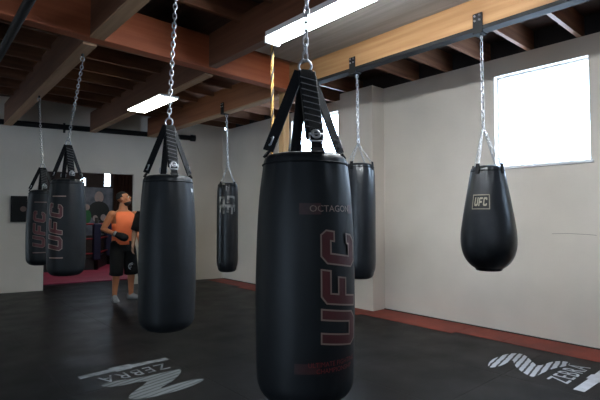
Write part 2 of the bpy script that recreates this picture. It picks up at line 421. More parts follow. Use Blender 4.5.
# ------------------------------------------------------------------ fluorescent fittings
def fitting(name, label, x0, x1, y0, y1, z, em, tubes):
    r = thing(name, label, 'ceiling light', ((x0 + x1) / 2, (y0 + y1) / 2, z))
    hx, hy = (x1 - x0) / 2, (y1 - y0) / 2
    if tubes:
        b = bmesh.new(); box(b, (-hx, -hy, 0.05), (hx, hy, 0.0995), 0.006)
        link('housing', b, 'white', r)
        for sx in (-1, 1):
            t = bmesh.new(); tube(t, [(sx * hx * .5, -hy + 0.03, 0.022), (sx * hx * .5, hy - 0.03, 0.022)], 0.021, 12); link('tube', t, em, r, True)
        for sy in (-1, 1):
            e = bmesh.new(); box(e, (-hx, sy * hy - 0.014, -0.004), (hx, sy * hy + 0.014, 0.06), 0.004); link('lamp_holder', e, 'white', r)
    else:
        b = bmesh.new(); box(b, (-hx, -hy, 0.012), (hx, hy, 0.0295), 0.003); link('housing', b, 'white', r)
        d = bmesh.new(); box(d, (-hx + .004, -hy + .008, 0.0), (hx - .004, hy - .008, 0.014), 0.004); link('diffuser', d, em, r)
        for sy in (-1, 1):
            e = bmesh.new(); box(e, (-hx, sy * hy - 0.006, -0.001), (hx, sy * hy + 0.006, 0.028), 0.002); link('end_plate', e, 'white', r)
    return r
fitting('fluorescent_ceiling_light', 'long bright bare fluorescent light crossing above the largest bag', 2.43, 2.59, 0.80, 3.22, 2.96, 'tube_w', True)
fitting('fluorescent_ceiling_light', 'short glowing fluorescent light behind the chain of the second largest bag', 2.585, 2.855, 5.74, 6.88, 3.012, 'tube_g', False)

# ------------------------------------------------------------------ chains, straps, bags
def link_shape(bm, c, d, side, L, W, r):
    """one oval chain link centred at c along d, its plane spanned by d and side"""
    pts = []
    h = L / 2 - W / 2
    for k in range(5): a = -PI / 2 + PI * k / 4; pts.append(c + d * (h + math.cos(a) * W / 2) + side * (math.sin(a) * W / 2))
    for k in range(5): a = PI / 2 + PI * k / 4; pts.append(c + d * (-h + math.cos(a) * W / 2) + side * (math.sin(a) * W / 2))
    tube(bm, pts, r, 6, closed=True, up=d.cross(side))
def chain(bm, p0, p1, pitch=0.040, W=0.028, r=0.0042):
    p0, p1 = V(p0), V(p1); d = (p1 - p0); L = d.length; d.normalize(); x, y = frame_of(d, V((0.3, 1, 0)))
    n = max(1, round(L / pitch)); st = L / n
    for i in range(n):
        link_shape(bm, p0 + d * (st * (i + .5)), d, x if i % 2 else y, st + 2.6 * r, W, r)
    return bm

def strap_bm(p0, p1, w, th, face):
    """flat webbing from p0 to p1, its width along face x d, slightly bowed"""
    p0, p1, face = V(p0), V(p1), V(face)
    d = (p1 - p0).normalized(); s = d.cross(face).normalized(); n = s.cross(d).normalized()
    bm = bmesh.new(); rows = []
    for i in range(9):
        t = i / 8; p = p0.lerp(p1, t)
        rows.append([bm.verts.new(p + s * (w / 2 * a) + n * (th / 2 * b)) for a, b in ((-1, -1), (1, -1), (1, 1), (-1, 1))])
    for a, b in zip(rows, rows[1:]):
        for k in range(4): bm.faces.new((a[k], a[(k + 1) % 4], b[(k + 1) % 4], b[k]))
    bm.faces.new(rows[0][::-1]); bm.faces.new(rows[-1])
    return bm

def spline(pts, t):
    """smooth interpolation of (t, value) pairs"""
    n = len(pts)
    for i in range(n - 1):
        (a, va), (b, vb) = pts[i], pts[i + 1]
        if t <= b or i == n - 2:
            h = b - a; u = max(0, min(1, (t - a) / h))
            def sl(k):
                if k == 0: return (pts[1][1] - pts[0][1]) / (pts[1][0] - pts[0][0])
                if k == n - 1: return (pts[-1][1] - pts[-2][1]) / (pts[-1][0] - pts[-2][0])
                return (pts[k + 1][1] - pts[k - 1][1]) / (pts[k + 1][0] - pts[k - 1][0])
            m0, m1 = sl(i) * h, sl(i + 1) * h
            return va * (2 * u ** 3 - 3 * u ** 2 + 1) + m0 * (u ** 3 - 2 * u ** 2 + u) + vb * (-2 * u ** 3 + 3 * u ** 2) + m1 * (u ** 3 - u ** 2)

CYL = [(0, 0.97), (0.12, 0.99), (0.35, 1.0), (0.62, 0.985), (0.85, 0.93), (1.0, 0.855)]
LONG = [(0, 0.88), (0.03, 0.955), (0.08, 0.995), (0.2, 1.0), (0.5, 1.0), (0.9, 0.98), (0.96, 0.95), (1.0, 0.90)]
TEAR = [(t, (1 - ((0.30 - t) / 0.335) ** 2.4) ** 0.5) for t in (0, .015, .03, .05, .08, .12, .17, .23, .30)] + [(0.40, 0.975), (0.62, 0.85), (0.88, 0.68), (1.0, 0.59)]
def bottom_round(prof): return 0.018 if prof is TEAR else (0.09 if prof is CYL else 0.07)

def bag_body(R, L, prof, seed, wrinkle=0.026, rim=0.042):
    bm = bmesh.new(); P = []
    n = 56
    rb, rt = R * prof[0][1], R * prof[-1][1]
    be = bottom_round(prof)
    for i in range(8): a = PI / 2 * i / 8; P.append((rb - be + be * math.sin(a), be - be * math.cos(a)))
    P.insert(0, (rb * 0.02, 0.0))
    for i in range(n + 1):
        t = i / n; z = be + (L - be - rim) * t; P.append((R * spline(prof, t), z))
    for i in range(1, 6): a = PI / 2 * i / 5; P.append((rt - rim + rim * math.cos(a), L - rim + rim * math.sin(a)))
    P.append((rt * 0.5, L + 0.006)); P.append((rt * 0.03, L + 0.010))
    def fn(th, r, z):
        t = z / L
        w = wrinkle * (math.exp(-((1 - t) / 0.14) ** 2) * (0.6 * math.sin(9 * th + seed) + 0.5 * math.sin(17 * th + 2 * seed)) + 0.35 * math.exp(-(t / 0.10) ** 2) * math.sin(11 * th + seed))
        w += 0.008 * noise.noise(V((math.cos(th) * 2.2, math.sin(th) * 2.2, z * 4 + seed)))
        return r * (1 + w) if r > R * 0.4 else r
    lathe(bm, P, 88, fn)
    return bm
def bag_rad(R, L, prof, z, rim=0.042):
    be = bottom_round(prof)
    return R * spline(prof, max(0, min(1, (z - be) / (L - be - rim))))

def wrap(bm, R, L, prof, th0, zc, eps=0.006, cuts=True):
    """bend flat artwork (x across, y up) round the bag: x=0 at azimuth th0"""
    if cuts:
        xs = [v.co.x for v in bm.verts]
        x = min(xs)
        while x < max(xs):
            x += 0.012
            bmesh.ops.bisect_plane(bm, geom=bm.verts[:] + bm.edges[:] + bm.faces[:], plane_co=(x, 0, 0), plane_no=(1, 0, 0))
        ys = [v.co.y for v in bm.verts]; y = min(ys)
        while y < max(ys):
            y += 0.03
            bmesh.ops.bisect_plane(bm, geom=bm.verts[:] + bm.edges[:] + bm.faces[:], plane_co=(0, y, 0), plane_no=(0, 1, 0))
    for v in bm.verts:
        z = zc + v.co.y; r = bag_rad(R, L, prof, z); th = th0 + v.co.x / R
        r2 = r * (1 + 0.008 * noise.noise(V((math.cos(th) * 2.2, math.sin(th) * 2.2, z * 4 + SEED)))) + eps + v.co.z
        v.co = V((r2 * math.cos(th), r2 * math.sin(th), z))
    return bm
SEED = 1.0

# blocky slanted letters, unit cap height, x along the word
def letters():
    U = [(0, 1), (0, .18), (.14, 0), (.62, 0), (.76, .14), (.76, 1), (.53, 1), (.53, .24), (.23, .24), (.23, 1)]
    Fp = [(0, 0), (.23, 0), (.23, .36), (.62, .36), (.62, .58), (.23, .58), (.23, .78), (.74, .78), (.74, 1), (.14, 1), (0, .88)]
    Cp = [(.74, .30), (.52, .30), (.52, .23), (.23, .23), (.23, .77), (.52, .77), (.52, .68), (.74, .68), (.74, .88), (.62, 1), (.14, 1), (0, .86), (0, .14), (.14, 0), (.62, 0), (.74, .12)]
    out = []
    for i, p in enumerate((U, Fp, Cp)):
        out.append([(x + i * 0.90 + 0.16 * y, y) for x, y in p])
    return out
def ribbon(bm, pts, w, h):
    """closed outline ribbon of half-width w round a polygon"""
    n = len(pts); P = [V((p[0], p[1])) for p in pts]; io = []
    for i in range(n):
        a, b, c = P[i - 1], P[i], P[(i + 1) % n]
        d1, d2 = (b - a).normalized(), (c - b).normalized()
        n1, n2 = V((-d1.y, d1.x)), V((-d2.y, d2.x)); m = (n1 + n2)
        m = m.normalized() / max(0.45, m.normalized().dot(n1)) if m.length > 1e-4 else n1
        io.append((bm.verts.new((*(b - m * w), h)), bm.verts.new((*(b + m * w), h))))
    for i in range(n):
        a, b = io[i], io[(i + 1) % n]; bm.faces.new((a[0], b[0], b[1], a[1]))
    return bm
def ufc_art(length, height, vertical=True):
    """returns (fill, outline) bmeshes of the word, reading upwards when vertical; total word length and cap height in metres"""
    f, o = bmesh.new(), bmesh.new()
    Ls = letters(); tot = 0.90 * 2 + 0.90
    sx, sy = length / tot, height
    for p in Ls:
        q = [((x - tot / 2) * sx, (y - .5) * sy) for x, y in p]
        if vertical: q = [(-y, x) for x, y in q]
        vs = [f.verts.new((x, y, 0)) for x, y in q]; f.faces.new(vs)
        ribbon(o, q, 0.0032, 0.0015)
    f.normal_update(); bmesh.ops.triangulate(f, faces=f.faces[:])
    return f, o
def rect_art(x0, y0, x1, y1, h=0):
    b = bmesh.new(); b.faces.new([b.verts.new((*p, h)) for p in ((x0, y0), (x1, y0), (x1, y1), (x0, y1))]); return b

def bracket(p, label, zt, cat='bracket'):
    """plate bolted to the beam face with an eye under it; p = eye point"""
    x, y, z = p
    r = thing('chain_bracket', label, cat, (x, y, z))
    return r

def make_bag(name, label, xy, ztop, L, R, prof, apex, anchor, mat, style, seed, az, wscale=1.0, leg_n=4):
    """hanging bag: origin under the bag centre at the bag bottom"""
    global SEED
    SEED = seed
    x, y = xy; zb = ztop - L
    root = thing(name, label, 'punching bag', (x, y, zb), 0)
    link('bag_body', bag_body(R, L, prof, seed), mat, root, True)
    rt = R * prof[-1][1]
    # seam bands
    for zz in (L - 0.045,) if style != 'plain' else ():
        b = bmesh.new(); rr = bag_rad(R, L, prof, zz)
        tube(b, [(math.cos(a) * (rr + 0.001), math.sin(a) * (rr + 0.001), zz) for a in [2 * PI * k / 64 for k in range(64)]], 0.0045, 6, closed=True)
        link('piping', b, 'web', root, True)
    ap = V((apex[0] - x, apex[1] - y, apex[2] - zb))
    an = V((anchor[0] - x, anchor[1] - y, anchor[2] - zb))
    if style == 'strap':
        ring = bmesh.new(); tube(ring, [ap + V((0.024 * wscale * math.cos(a) * math.cos(az + 1.2), 0.024 * wscale * math.cos(a) * math.sin(az + 1.2), 0.028 * math.sin(a) + 0.012)) for a in [2 * PI * k / 18 for k in range(18)]], 0.0055, 8, closed=True)
        link('ring', ring, 'zinc', root, True)
        for k in range(4):
            a = az + PI / 2 * k
            dv = V((math.cos(a), math.sin(a), 0))
            foot = dv * (rt * 0.84) + V((0, 0, L - 0.006)); foot_out = dv * (rt * 0.985) + V((0, 0, L - 0.012))
            top = ap + dv * 0.014 + V((0, 0, -0.010))
            w = 0.040 * wscale
            top = ap + dv * 0.022 * wscale + V((0, 0, -0.012))
            s = strap_bm(top, foot + dv * 0.012 + V((0, 0, 0.02)), w, 0.008, dv * 0.45 + V((math.cos(az), math.sin(az), 0)) * (0.8 if k % 2 else 0.0))
            so = link('strap', s, 'web', root, False)
            tb = strap_bm(foot + dv * 0.010 + V((0, 0, 0.016)), foot_out, w * 1.15, 0.010, V((0, 0, 1)))
            link('strap_tab', tb, 'web', so)
            m = top.lerp(foot, 0.84) + dv * 0.022
            d = (foot - top).normalized(); sd = V((-math.sin(a), math.cos(a), 0))
            bk = bmesh.new()
            for q in (-1, 1): tube(bk, [m + sd * (w * .62 * q) - d * 0.016, m + sd * (w * .62 * q) + d * 0.016], 0.004, 6)
            for q in (-1, 1): tube(bk, [m - sd * (w * .64) + d * 0.016 * q, m + sd * (w * .64) + d * 0.016 * q], 0.004, 6)
            link('buckle', bk, 'zinc', so, True)
        # padded sleeve round the gathered straps, towards the viewer
        dv = V((math.cos(az), math.sin(az), 0))
        top = ap + dv * 0.02 + V((0, 0, -0.01)); ft = dv * rt * 0.80 + V((0, 0, L + 0.035))
        sl = strap_bm(top.lerp(ft, 0.02), top.lerp(ft, 0.96), 0.066 * wscale, 0.022, dv)
        bmesh.ops.bevel(sl, geom=[e for e in sl.edges], offset=0.004, segments=1, affect='EDGES')
        so = link('strap_sleeve', sl, 'web', root)
        e = bmesh.new(); c = top.lerp(ft, 0.90) + dv * 0.016; sd = V((-math.sin(az), math.cos(az), 0)); d = (ft - top).normalized()
        tube(e, [c + (sd * math.cos(a) + d * math.sin(a)) * 0.016 for a in [2 * PI * k / 16 for k in range(16)]], 0.006, 8, closed=True)
        link('sleeve_ring', e, 'zinc', so, True)
        e = bmesh.new(); sd_ = V((-math.sin(az), math.cos(az), 0))
        for q in range(9): c = top.lerp(ft, 0.14 + 0.085 * q) + dv * 0.012; tube(e, [c - sd_ * .032 * wscale - d * .008, c + sd_ * .032 * wscale + d * .008], 0.0022, 5)
        link('sleeve_stitching', e, 'stitch', so)
        ch = bmesh.new(); chain(ch, an, ap + V((0, 0, 0.038)), 0.033, 0.023, 0.0040)
        link('hanging_chain', ch, 'zinc', root, True)
    else:
        for k in range(leg_n):
            a = az + PI / 4 + PI / 2 * k
            foot = V((math.cos(a) * (rt - 0.012), math.sin(a) * (rt - 0.012), L - 0.004))
            b = bmesh.new(); chain(b, ap, foot + V((0, 0, 0.012)), 0.028, 0.015, 0.0027)
            link('hanging_chain', b, 'zinc', root, True)
            t = bmesh.new(); dv = V((math.cos(a), math.sin(a), 0))
            tb = strap_bm(foot + V((0, 0, 0.02)) + dv * 0.012, dv * (rt + 0.012) + V((0, 0, L - 0.075)), 0.034, 0.007, dv)
            t.free(); link('strap_tab', tb, 'web', root)
        b = bmesh.new(); tube(b, [ap + V((0.02 * math.cos(q), 0, 0.026 * math.sin(q) + 0.02)) for q in [2 * PI * k / 16 for k in range(16)]], 0.005, 8, closed=True)
        link('carabiner', b, 'zinc', root, True)
        ch = bmesh.new(); chain(ch, an, ap + V((0, 0, 0.042)), 0.044, 0.026, 0.0042)
        link('hanging_chain', ch, 'zinc', root, True)
    return root

def decal(root, bm, mat, R, L, prof, th0, zc, name, parent=None, eps=0.0035):
    wrap(bm, R, L, prof, th0, zc, eps)
    return link(name, bm, mat, parent or root)

def az_to_cam(x, y): return math.atan2(-y, -x)

def ufc_bag(label, xy, ztop, L, R, apexz, anchor, th_off, word, wcap, zc, seed, mats, extra, wscale=1.0, strap_az=0.0, word_on=True):
    az = az_to_cam(*xy)
    r = make_bag('punching_bag', label, xy, ztop, L, R, CYL, (xy[0], xy[1], apexz), anchor, 'vinyl', 'strap', seed, az + strap_az, wscale)
    if word_on:
        f, o = ufc_art(word, wcap)
        a = decal(r, f, mats[0], R, L, CYL, az + th_off, zc, 'lettering')
        decal(r, o, mats[1], R, L, CYL, az + th_off, zc, 'letter_outline', a, 0.0042)
    return r, az

# beam anchors lie on the underside of the beams (z = ZB)
def bracket_at(x, y, label, under=True, face=-1, xf=3.83):
    r = thing('chain_bracket', label, 'bracket', (x, y, ZB - (0.030 if under else 0.012)))
    b = bmesh.new()
    if under:
        box(b, (-0.045, -0.035, 0.0125), (0.045, 0.035, 0.020), 0.002)
        if face: pass
        box(b, (-0.010, -0.018, -0.018), (0.010, 0.018, 0.013), 0.003)
        link('plate', b, 'steel', r)
    else:
        fx = xf - x
        box(b, (fx - 0.020, -0.045, -0.02), (fx - 0.0125, 0.045, 0.155), 0.003)
        box(b, (fx - 0.020, -0.045, -0.028), (0.02, 0.045, -0.018), 0.002)
        link('plate', b, 'steel', r)
        for yy in (-0.022, 0.022):
            for zz in (0.09, 0.13):
                q = bmesh.new(); tube(q, [(fx - 0.021, yy, zz), (fx - 0.030, yy, zz)], 0.009, 6); link('bolt', q, 'zinc', r)
    e = bmesh.new(); zo = -0.038 if under else -0.048
    tube(e, [(0.018 * math.cos(a), 0, zo + 0.022 * math.sin(a)) for a in [2 * PI * k / 16 for k in range(16)]], 0.006, 8, closed=True)
    link('eye', e, 'zinc', r, True)
    return V((x, y, ZB - (0.030 if under else 0.012) + zo - 0.036))

# 1 the largest bag
xy = (1.322, 1.461); an = bracket_at(1.335, 1.44, 'dark bracket under the beam above the largest bag')
R1, L1 = 0.212, 1.03
b1, az = ufc_bag('large black heavy bag nearest the viewer with dark red block lettering', xy, 1.665, L1, R1, 2.045, an, 0.72, 0.465, 0.180, 0.482, 1.0, ('print_red', 'outline'), None, 1.15, 0.30)
t = text_bm('OCTAGON', 0.036, 1.1)
decal(b1, t, 'outline', R1, L1, CYL, az + 0.56, 0.795, 'small_lettering')
decal(b1, rect_art(-0.045, -0.022, 0.045, 0.022), 'print_faint', R1, L1, CYL, az + 0.10, 0.795, 'red_mark')
decal(b1, rect_art(-0.02, -0.018, 0.02, 0.018), 'print_faint', R1, L1, CYL, az + 1.10, 0.795, 'red_mark')
t = text_bm('ULTIMATE FIGHTING', 0.026, 0.95); decal(b1, t, 'print_bright', R1, L1, CYL, az + 0.60, 0.195, 'small_lettering')
t = text_bm('CHAMPIONSHIP', 0.026, 0.95); decal(b1, t, 'print_bright', R1, L1, CYL, az + 0.62, 0.170, 'small_lettering')
decal(b1, rect_art(-0.05, -0.02, 0.05, 0.02), 'print_faint', R1, L1, CYL, az + 0.04, 0.182, 'red_mark')

# 2 second bag, no lettering on this side
xy = (1.372, 2.899); an = bracket_at(1.40, 2.87, 'dark bracket above the second largest bag')
b2, az = ufc_bag('plain-sided black heavy bag hanging in front of the man in black', xy, 1.675, 1.03, 0.187, 2.03, an, 0, 0, 0, 0, 2.3, None, None, 1.0, 0.25, False)
decal(b2, rect_art(-0.016, -0.012, 0.016, 0.012), 'logo', 0.187, 1.03, CYL, az + 1.15, 0.93, 'white_patch')  # small white patch near the top of the bag

# 3 third bag
xy = (1.36, 5.303); an = bracket_at(1.365, 4.86, 'dark bracket above the bag with brighter red lettering')
R3, L3 = 0.190, 1.02
b3, az = ufc_bag('black heavy bag with bright outlined red lettering beside the doorway', xy, 1.795, L3, R3, 2.18, an, -0.60, 0.50, 0.150, 0.52, 3.1, ('print_red', 'outline'), None, 1.0, 0.3)
decal(b3, rect_art(-0.075, -0.006, 0.075, 0.006), 'outline', R3, L3, CYL, az - 0.45, 0.835, 'printed_line')
decal(b3, rect_art(-0.075, -0.006, 0.075, 0.006), 'outline', R3, L3, CYL, az - 0.55, 0.20, 'printed_line')
# 4 fourth bag
xy = (1.39, 6.584); an = bracket_at(1.408, 6.95, 'dark bracket above the farthest bag of the row')
R4, L4 = 0.173, 0.955
b4, az = ufc_bag('small black heavy bag with dull outlined lettering by the wall box', xy, 1.735, L4, R4, 2.04, an, -0.15, 0.47, 0.135, 0.46, 4.7, ('print_red', 'outline_dull'), None, 1.0, 0.2)
decal(b4, rect_art(-0.075, -0.006, 0.075, 0.006), 'outline_dull', R4, L4, CYL, az - 0.1, 0.80, 'printed_line')
decal(b4, rect_art(-0.075, -0.006, 0.075, 0.006), 'outline_dull', R4, L4, CYL, az - 0.1, 0.17, 'printed_line')

# 5 long slim bag by the back wall
xy = (3.912, 6.153); an = bracket_at(3.895, 6.17, 'dark bracket above the long slim bag', False)
R5, L5 = 0.168, 1.40
az = az_to_cam(*xy)
b5 = make_bag('punching_bag', 'long slim black bag with worn white print in the far corner', xy, 1.93, L5, R5, LONG, (xy[0], xy[1], 2.22), an, 'vinyl2', 'chain', 5.2, az)
w = bmesh.new()
for (x0, y0, x1, y1) in (tuple(1.3 * q for q in t_) for t_ in ((-.11, .05, -.085, .13), (-.10, .105, -.03, .13), (-.06, .03, -.03, .12), (-.01, .05, .02, .14), (.0, .115, .08, .14), (.06, .04, .09, .13), (-.11, .0, .10, .035),
                         (-.10, -.06, -.08, .0), (-.06, -.075, -.035, .0), (-.01, -.06, .015, .0), (.04, -.08, .06, .0), (.08, -.05, .095, .0))):
    w.faces.new([w.verts.new((*p, 0)) for p in ((x0, y0), (x1, y0), (x1 + .004, y1), (x0 + .004, y1))])
decal(b5, w, 'print_white', R5, L5, LONG, az + 0.0, 1.01, 'worn_print')

# 6 bag half hidden behind the largest one
xy = (3.913, 3.415); an = bracket_at(3.895, 3.42, 'dark bracket above the plain bag by the wall pier', False)
b6 = make_bag('punching_bag', 'plain black bag half hidden behind the largest bag', xy, 1.995, 1.29, 0.187, LONG, (xy[0] - .01, xy[1], 2.23), an, 'vinyl2', 'chain', 6.6, az_to_cam(*xy) + 0.3)

# 7 teardrop bag
xy = (3.917, 1.915); an = bracket_at(3.88, 1.935, 'dark bolted bracket on the tan beam above the teardrop bag', False)
R7, L7 = 0.234, 0.92
az = az_to_cam(*xy)
b7 = make_bag('punching_bag', 'black teardrop bag hanging beside the big bright window', xy, 1.845, L7, R7, TEAR, (3.90, 1.94, 2.20), an, 'vinyl2', 'chain', 7.9, az + 0.2)
o = bmesh.new(); ribbon(o, [(-.085, -.060), (.085, -.060), (.085, .060), (-.085, .060)], 0.004, 0)
lb = decal(b7, rect_art(-.085, -.06, .085, .06), 'black', R7, L7, TEAR, az - 0.30, 0.60, 'badge')
decal(b7, o, 'print_gold', R7, L7, TEAR, az - 0.30, 0.60, 'badge_border', lb, 0.0045)
f, o = ufc_art(0.135, 0.075, False); o.free(); decal(b7, f, 'print_gold', R7, L7, TEAR, az - 0.30, 0.602, 'badge_lettering', lb, 0.0045)

# ------------------------------------------------------------------ twisted rope
def rope(x, y, z0, z1):
    r = thing('twisted_rope', 'yellow and black twisted rope hanging beside the largest bag', 'rope', (x, y, z0))
    for q in range(3):
        b = bmesh.new(); pts = []
        n = 150
        for i in range(n + 1):
            z = (z1 - z0) * i / n; a = z * 2 * PI / 0.20 + q * 2 * PI / 3
            pts.append((0.0088 * math.cos(a), 0.0088 * math.sin(a), z))
        tube(b, pts, 0.0080, 7)
        link('strand', b, 'rope_b' if q == 0 else 'rope_y', r, True)
    b = bmesh.new(); tube(b, [(0, 0, 0), (0, 0, 0.10)], 0.027, 12); link('rope_end', b, 'rope_b', r, True)
    b = bmesh.new(); box(b, (-0.04, -0.03, z1 - z0 - 0.002), (0.04, 0.03, z1 - z0 + 0.006)); link('hook_plate', b, 'steel', r)
rope(2.60, 3.33, 0.0, ZB - 0.008)

# ------------------------------------------------------------------ little box on the back wall
m_ = back_mtx(1.695)
wb = thing('wall_box', 'small black box with a pale round mark on the back wall', 'wall box', m_ @ V((0, -0.001, 1.30)), BANG)
b = bmesh.new(); box(b, (-0.13, -0.07, 0), (0.13, 0.0, 0.48), 0.008); link('box_body', b, 'black', wb)
b = bmesh.new(); box(b, (-0.105, -0.078, 0.03), (0.105, -0.069, 0.45), 0.003); link('cover', b, 'black', wb)
b = bmesh.new(); tube(b, [(0.07, -0.080, 0.24), (0.07, -0.086, 0.24)], 0.05, 20); link('round_mark', b, 'outline_dull', wb)
wb['label'] = 'small black box with a pale round mark on the back wall'

# ------------------------------------------------------------------ the room beyond the opening
FY = 14.0
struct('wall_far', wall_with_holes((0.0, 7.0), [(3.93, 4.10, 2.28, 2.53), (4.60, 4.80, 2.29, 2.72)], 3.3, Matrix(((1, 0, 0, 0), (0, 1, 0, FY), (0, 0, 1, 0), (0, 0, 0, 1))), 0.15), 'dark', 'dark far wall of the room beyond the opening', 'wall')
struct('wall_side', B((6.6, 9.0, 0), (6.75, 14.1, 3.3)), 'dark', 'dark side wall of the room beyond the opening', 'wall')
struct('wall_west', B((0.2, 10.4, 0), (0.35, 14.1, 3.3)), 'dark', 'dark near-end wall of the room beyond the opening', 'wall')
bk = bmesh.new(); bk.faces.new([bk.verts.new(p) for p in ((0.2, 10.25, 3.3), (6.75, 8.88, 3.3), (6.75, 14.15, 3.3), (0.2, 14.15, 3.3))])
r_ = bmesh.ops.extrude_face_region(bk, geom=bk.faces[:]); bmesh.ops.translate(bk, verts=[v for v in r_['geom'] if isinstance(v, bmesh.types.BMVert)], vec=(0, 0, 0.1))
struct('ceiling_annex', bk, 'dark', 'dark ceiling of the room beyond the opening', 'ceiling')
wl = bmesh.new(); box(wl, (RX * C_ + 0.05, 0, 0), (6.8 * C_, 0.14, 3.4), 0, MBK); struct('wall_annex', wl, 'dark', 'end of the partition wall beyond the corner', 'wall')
for n, (x0, x1, z0, z1), lb in ((4, (3.93, 4.10, 2.28, 2.53), 'small bright window in the far room beside the third bag'), (5, (4.60, 4.80, 2.29, 2.72), 'tall narrow bright window in the far room above the poster')):
    w_ = thing('window_%d' % n, lb, 'window', ((x0 + x1) / 2, FY + 0.05, z0)); w_['kind'] = 'structure'
    hx, h = (x1 - x0) / 2, z1 - z0
    f = bmesh.new()
    for a, b in (((-hx, -.02, 0), (-hx + .015, .02, h)), ((hx - .015, -.02, 0), (hx, .02, h)), ((-hx, -.02, 0), (hx, .02, .015)), ((-hx, -.02, h - .015), (hx, .02, h))): box(f, a, b)
    link('window_frame', f, 'white', w_); link('window_pane', B((-hx + .015, -.003, .015), (hx - .015, .003, h - .015)), 'glass', w_)

pm = bmesh.new(); prism(pm, [(1.2, 10.72), (3.9, 10.10), (6.4, 9.6), (6.4, 13.9), (1.2, 13.9)], 0.02, z0=0.0005)
tag(link('pink_floor_mat', pm, 'pink'), 'wide pink foam mat on the floor of the far room', 'floor mat')

# poster: pale blurred figures on a blue-grey ground (plain generic picture)
pr = thing('wall_poster', 'large blue-grey poster of figures on the far room wall', 'poster', (4.40, FY - 0.012, 0.85))
M['poster'] = nmat('poster_ground', (0.07, 0.10, 0.14), 0.5, col2=(0.18, 0.22, 0.29), vscale=4)
M['p1'] = nmat('poster_pale', (0.42, 0.34, 0.32), 0.5, col2=(0.30, 0.30, 0.33), vscale=9)
M['p2'] = nmat('poster_dark', (0.02, 0.03, 0.035), 0.5)
M['p3'] = nmat('poster_green', (0.03, 0.16, 0.07), 0.5)
link('sheet', B((-0.44, -0.004, 0), (0.44, 0.004, 1.40)), 'poster', pr)
def blob(cx, cz, rx, rz, mat, nm, y):
    b = bmesh.new(); prism(b, [(cx + rx * math.cos(a), cz + rz * math.sin(a)) for a in [2 * PI * k / 20 for k in range(20)]], 0.002, Matrix(((1, 0, 0, 0), (0, 0, -1, y), (0, 1, 0, 0), (0, 0, 0, 1)))); link(nm, b, mat, pr)
blob(0.05, 1.12, .13, .17, 'p1', 'figure_head', -.0045); blob(0.05, .72, .30, .28, 'p2', 'figure_torso', -.0050)
blob(-.28, .55, .12, .20, 'p3', 'figure_shirt', -.0055); blob(-.28, .82, .075, .09, 'p1', 'figure_head', -.0065)
blob(0.18, .52, .08, .10, 'p1', 'figure_head', -.0070); blob(0.20, .26, .18, .22, 'p2', 'figure_torso', -.0060); blob(-.05, .50, .07, .09, 'p1', 'figure_head', -.0075)
# curtain with folds beside the poster
cb = bmesh.new(); rows = []
for i in range(61):
    t = i / 60; x = 4.86 + 0.95 * t; y = FY - 0.07 + 0.035 * math.sin(t * 2 * PI * 9)
    rows.append([cb.verts.new((x, y, z)) for z in (0.03, 1.4, 2.75)])
for a, b in zip(rows, rows[1:]):
    for k in range(2): cb.faces.new((a[k], b[k], b[k + 1], a[k + 1]))
r_ = bmesh.ops.solidify(cb, geom=cb.faces[:], thickness=0.012)
tag(link('brown_curtain', cb, 'curtain', None, True), 'dark brown folded curtain behind the man in orange', 'curtain')
# ring corner: posts, red ropes, navy pad
rg = thing('boxing_ring', 'dark ring fence with red ropes and navy pads on the pink mat', 'boxing ring', (3.9, 12.4, 0.0205))
for x, y in ((-1.5, 0.3), (0.0, 0.0), (0.7, 1.2)):
    b = bmesh.new(); tube(b, [(x, y, 0), (x, y, 1.35)], 0.045, 12); p_ = link('post', b, 'black', rg, True)
    q = bmesh.new(); box(q, (x - .09, y - .09, .25), (x + .09, y + .09, 1.2), .03); link('corner_pad', q, 'blue', p_)
for z in (0.42, 0.80, 1.18):
    b = bmesh.new(); tube(b, [(-1.5, 0.3, z), (0, 0, z), (.7, 1.2, z)], 0.022, 8); link('rope', b, 'redrope', rg, True)
ap_ = bmesh.new(); prism(ap_, [(-1.5, .33), (0, .03), (.68, 1.2), (.62, 1.22), (-.03, .09), (-1.5, .39)], 0.33); link('apron', ap_, 'p2', rg)

# ------------------------------------------------------------------ people
def remesh_obj(name, bm, voxel, mat, parent, smooth_it=4):
    me = bpy.data.meshes.new(name); bmesh.ops.recalc_face_normals(bm, faces=bm.faces); bm.to_mesh(me); bm.free()
    o = bpy.data.objects.new(name, me); COL.objects.link(o)
    m = o.modifiers.new('r', 'REMESH'); m.mode = 'VOXEL'; m.voxel_size = voxel
    s = o.modifiers.new('s', 'SMOOTH'); s.factor = 0.5; s.iterations = smooth_it
    bpy.context.view_layer.update()
    dg = bpy.context.evaluated_depsgraph_get()
    me2 = bpy.data.meshes.new_from_object(o.evaluated_get(dg)); me2.name = name
    o.modifiers.clear(); o.data = me2; bpy.data.meshes.remove(me)
    for p in me2.polygons: p.use_smooth = True
    me2.materials.clear(); me2.materials.append(M[mat]); o.parent = parent
    return o

def limb(bm, a, b, c, ra, rb, rc, bulge=1.08, n=14):
    """two-bone limb a-b-c with tapering radii"""
    a, b, c = V(a), V(b), V(c); pts = []; rs = []
    for i in range(6): t = i / 5; pts.append(a.lerp(b, t)); rs.append((ra + (rb - ra) * t) * (1 + (bulge - 1) * math.sin(PI * min(1, t * 1.3))))
    for i in range(1, 7): t = i / 6; pts.append(b.lerp(c, t)); rs.append((rb + (rc - rb) * t) * (1 + (bulge - 1) * 1.6 * math.sin(PI * min(1, t * 1.7)) * (1 - t)))
    tube(bm, pts, rs, n)
    for p, r in ((a, ra), (b, rb), (c, rc)): ball(bm, p, r, u=14, v=9)

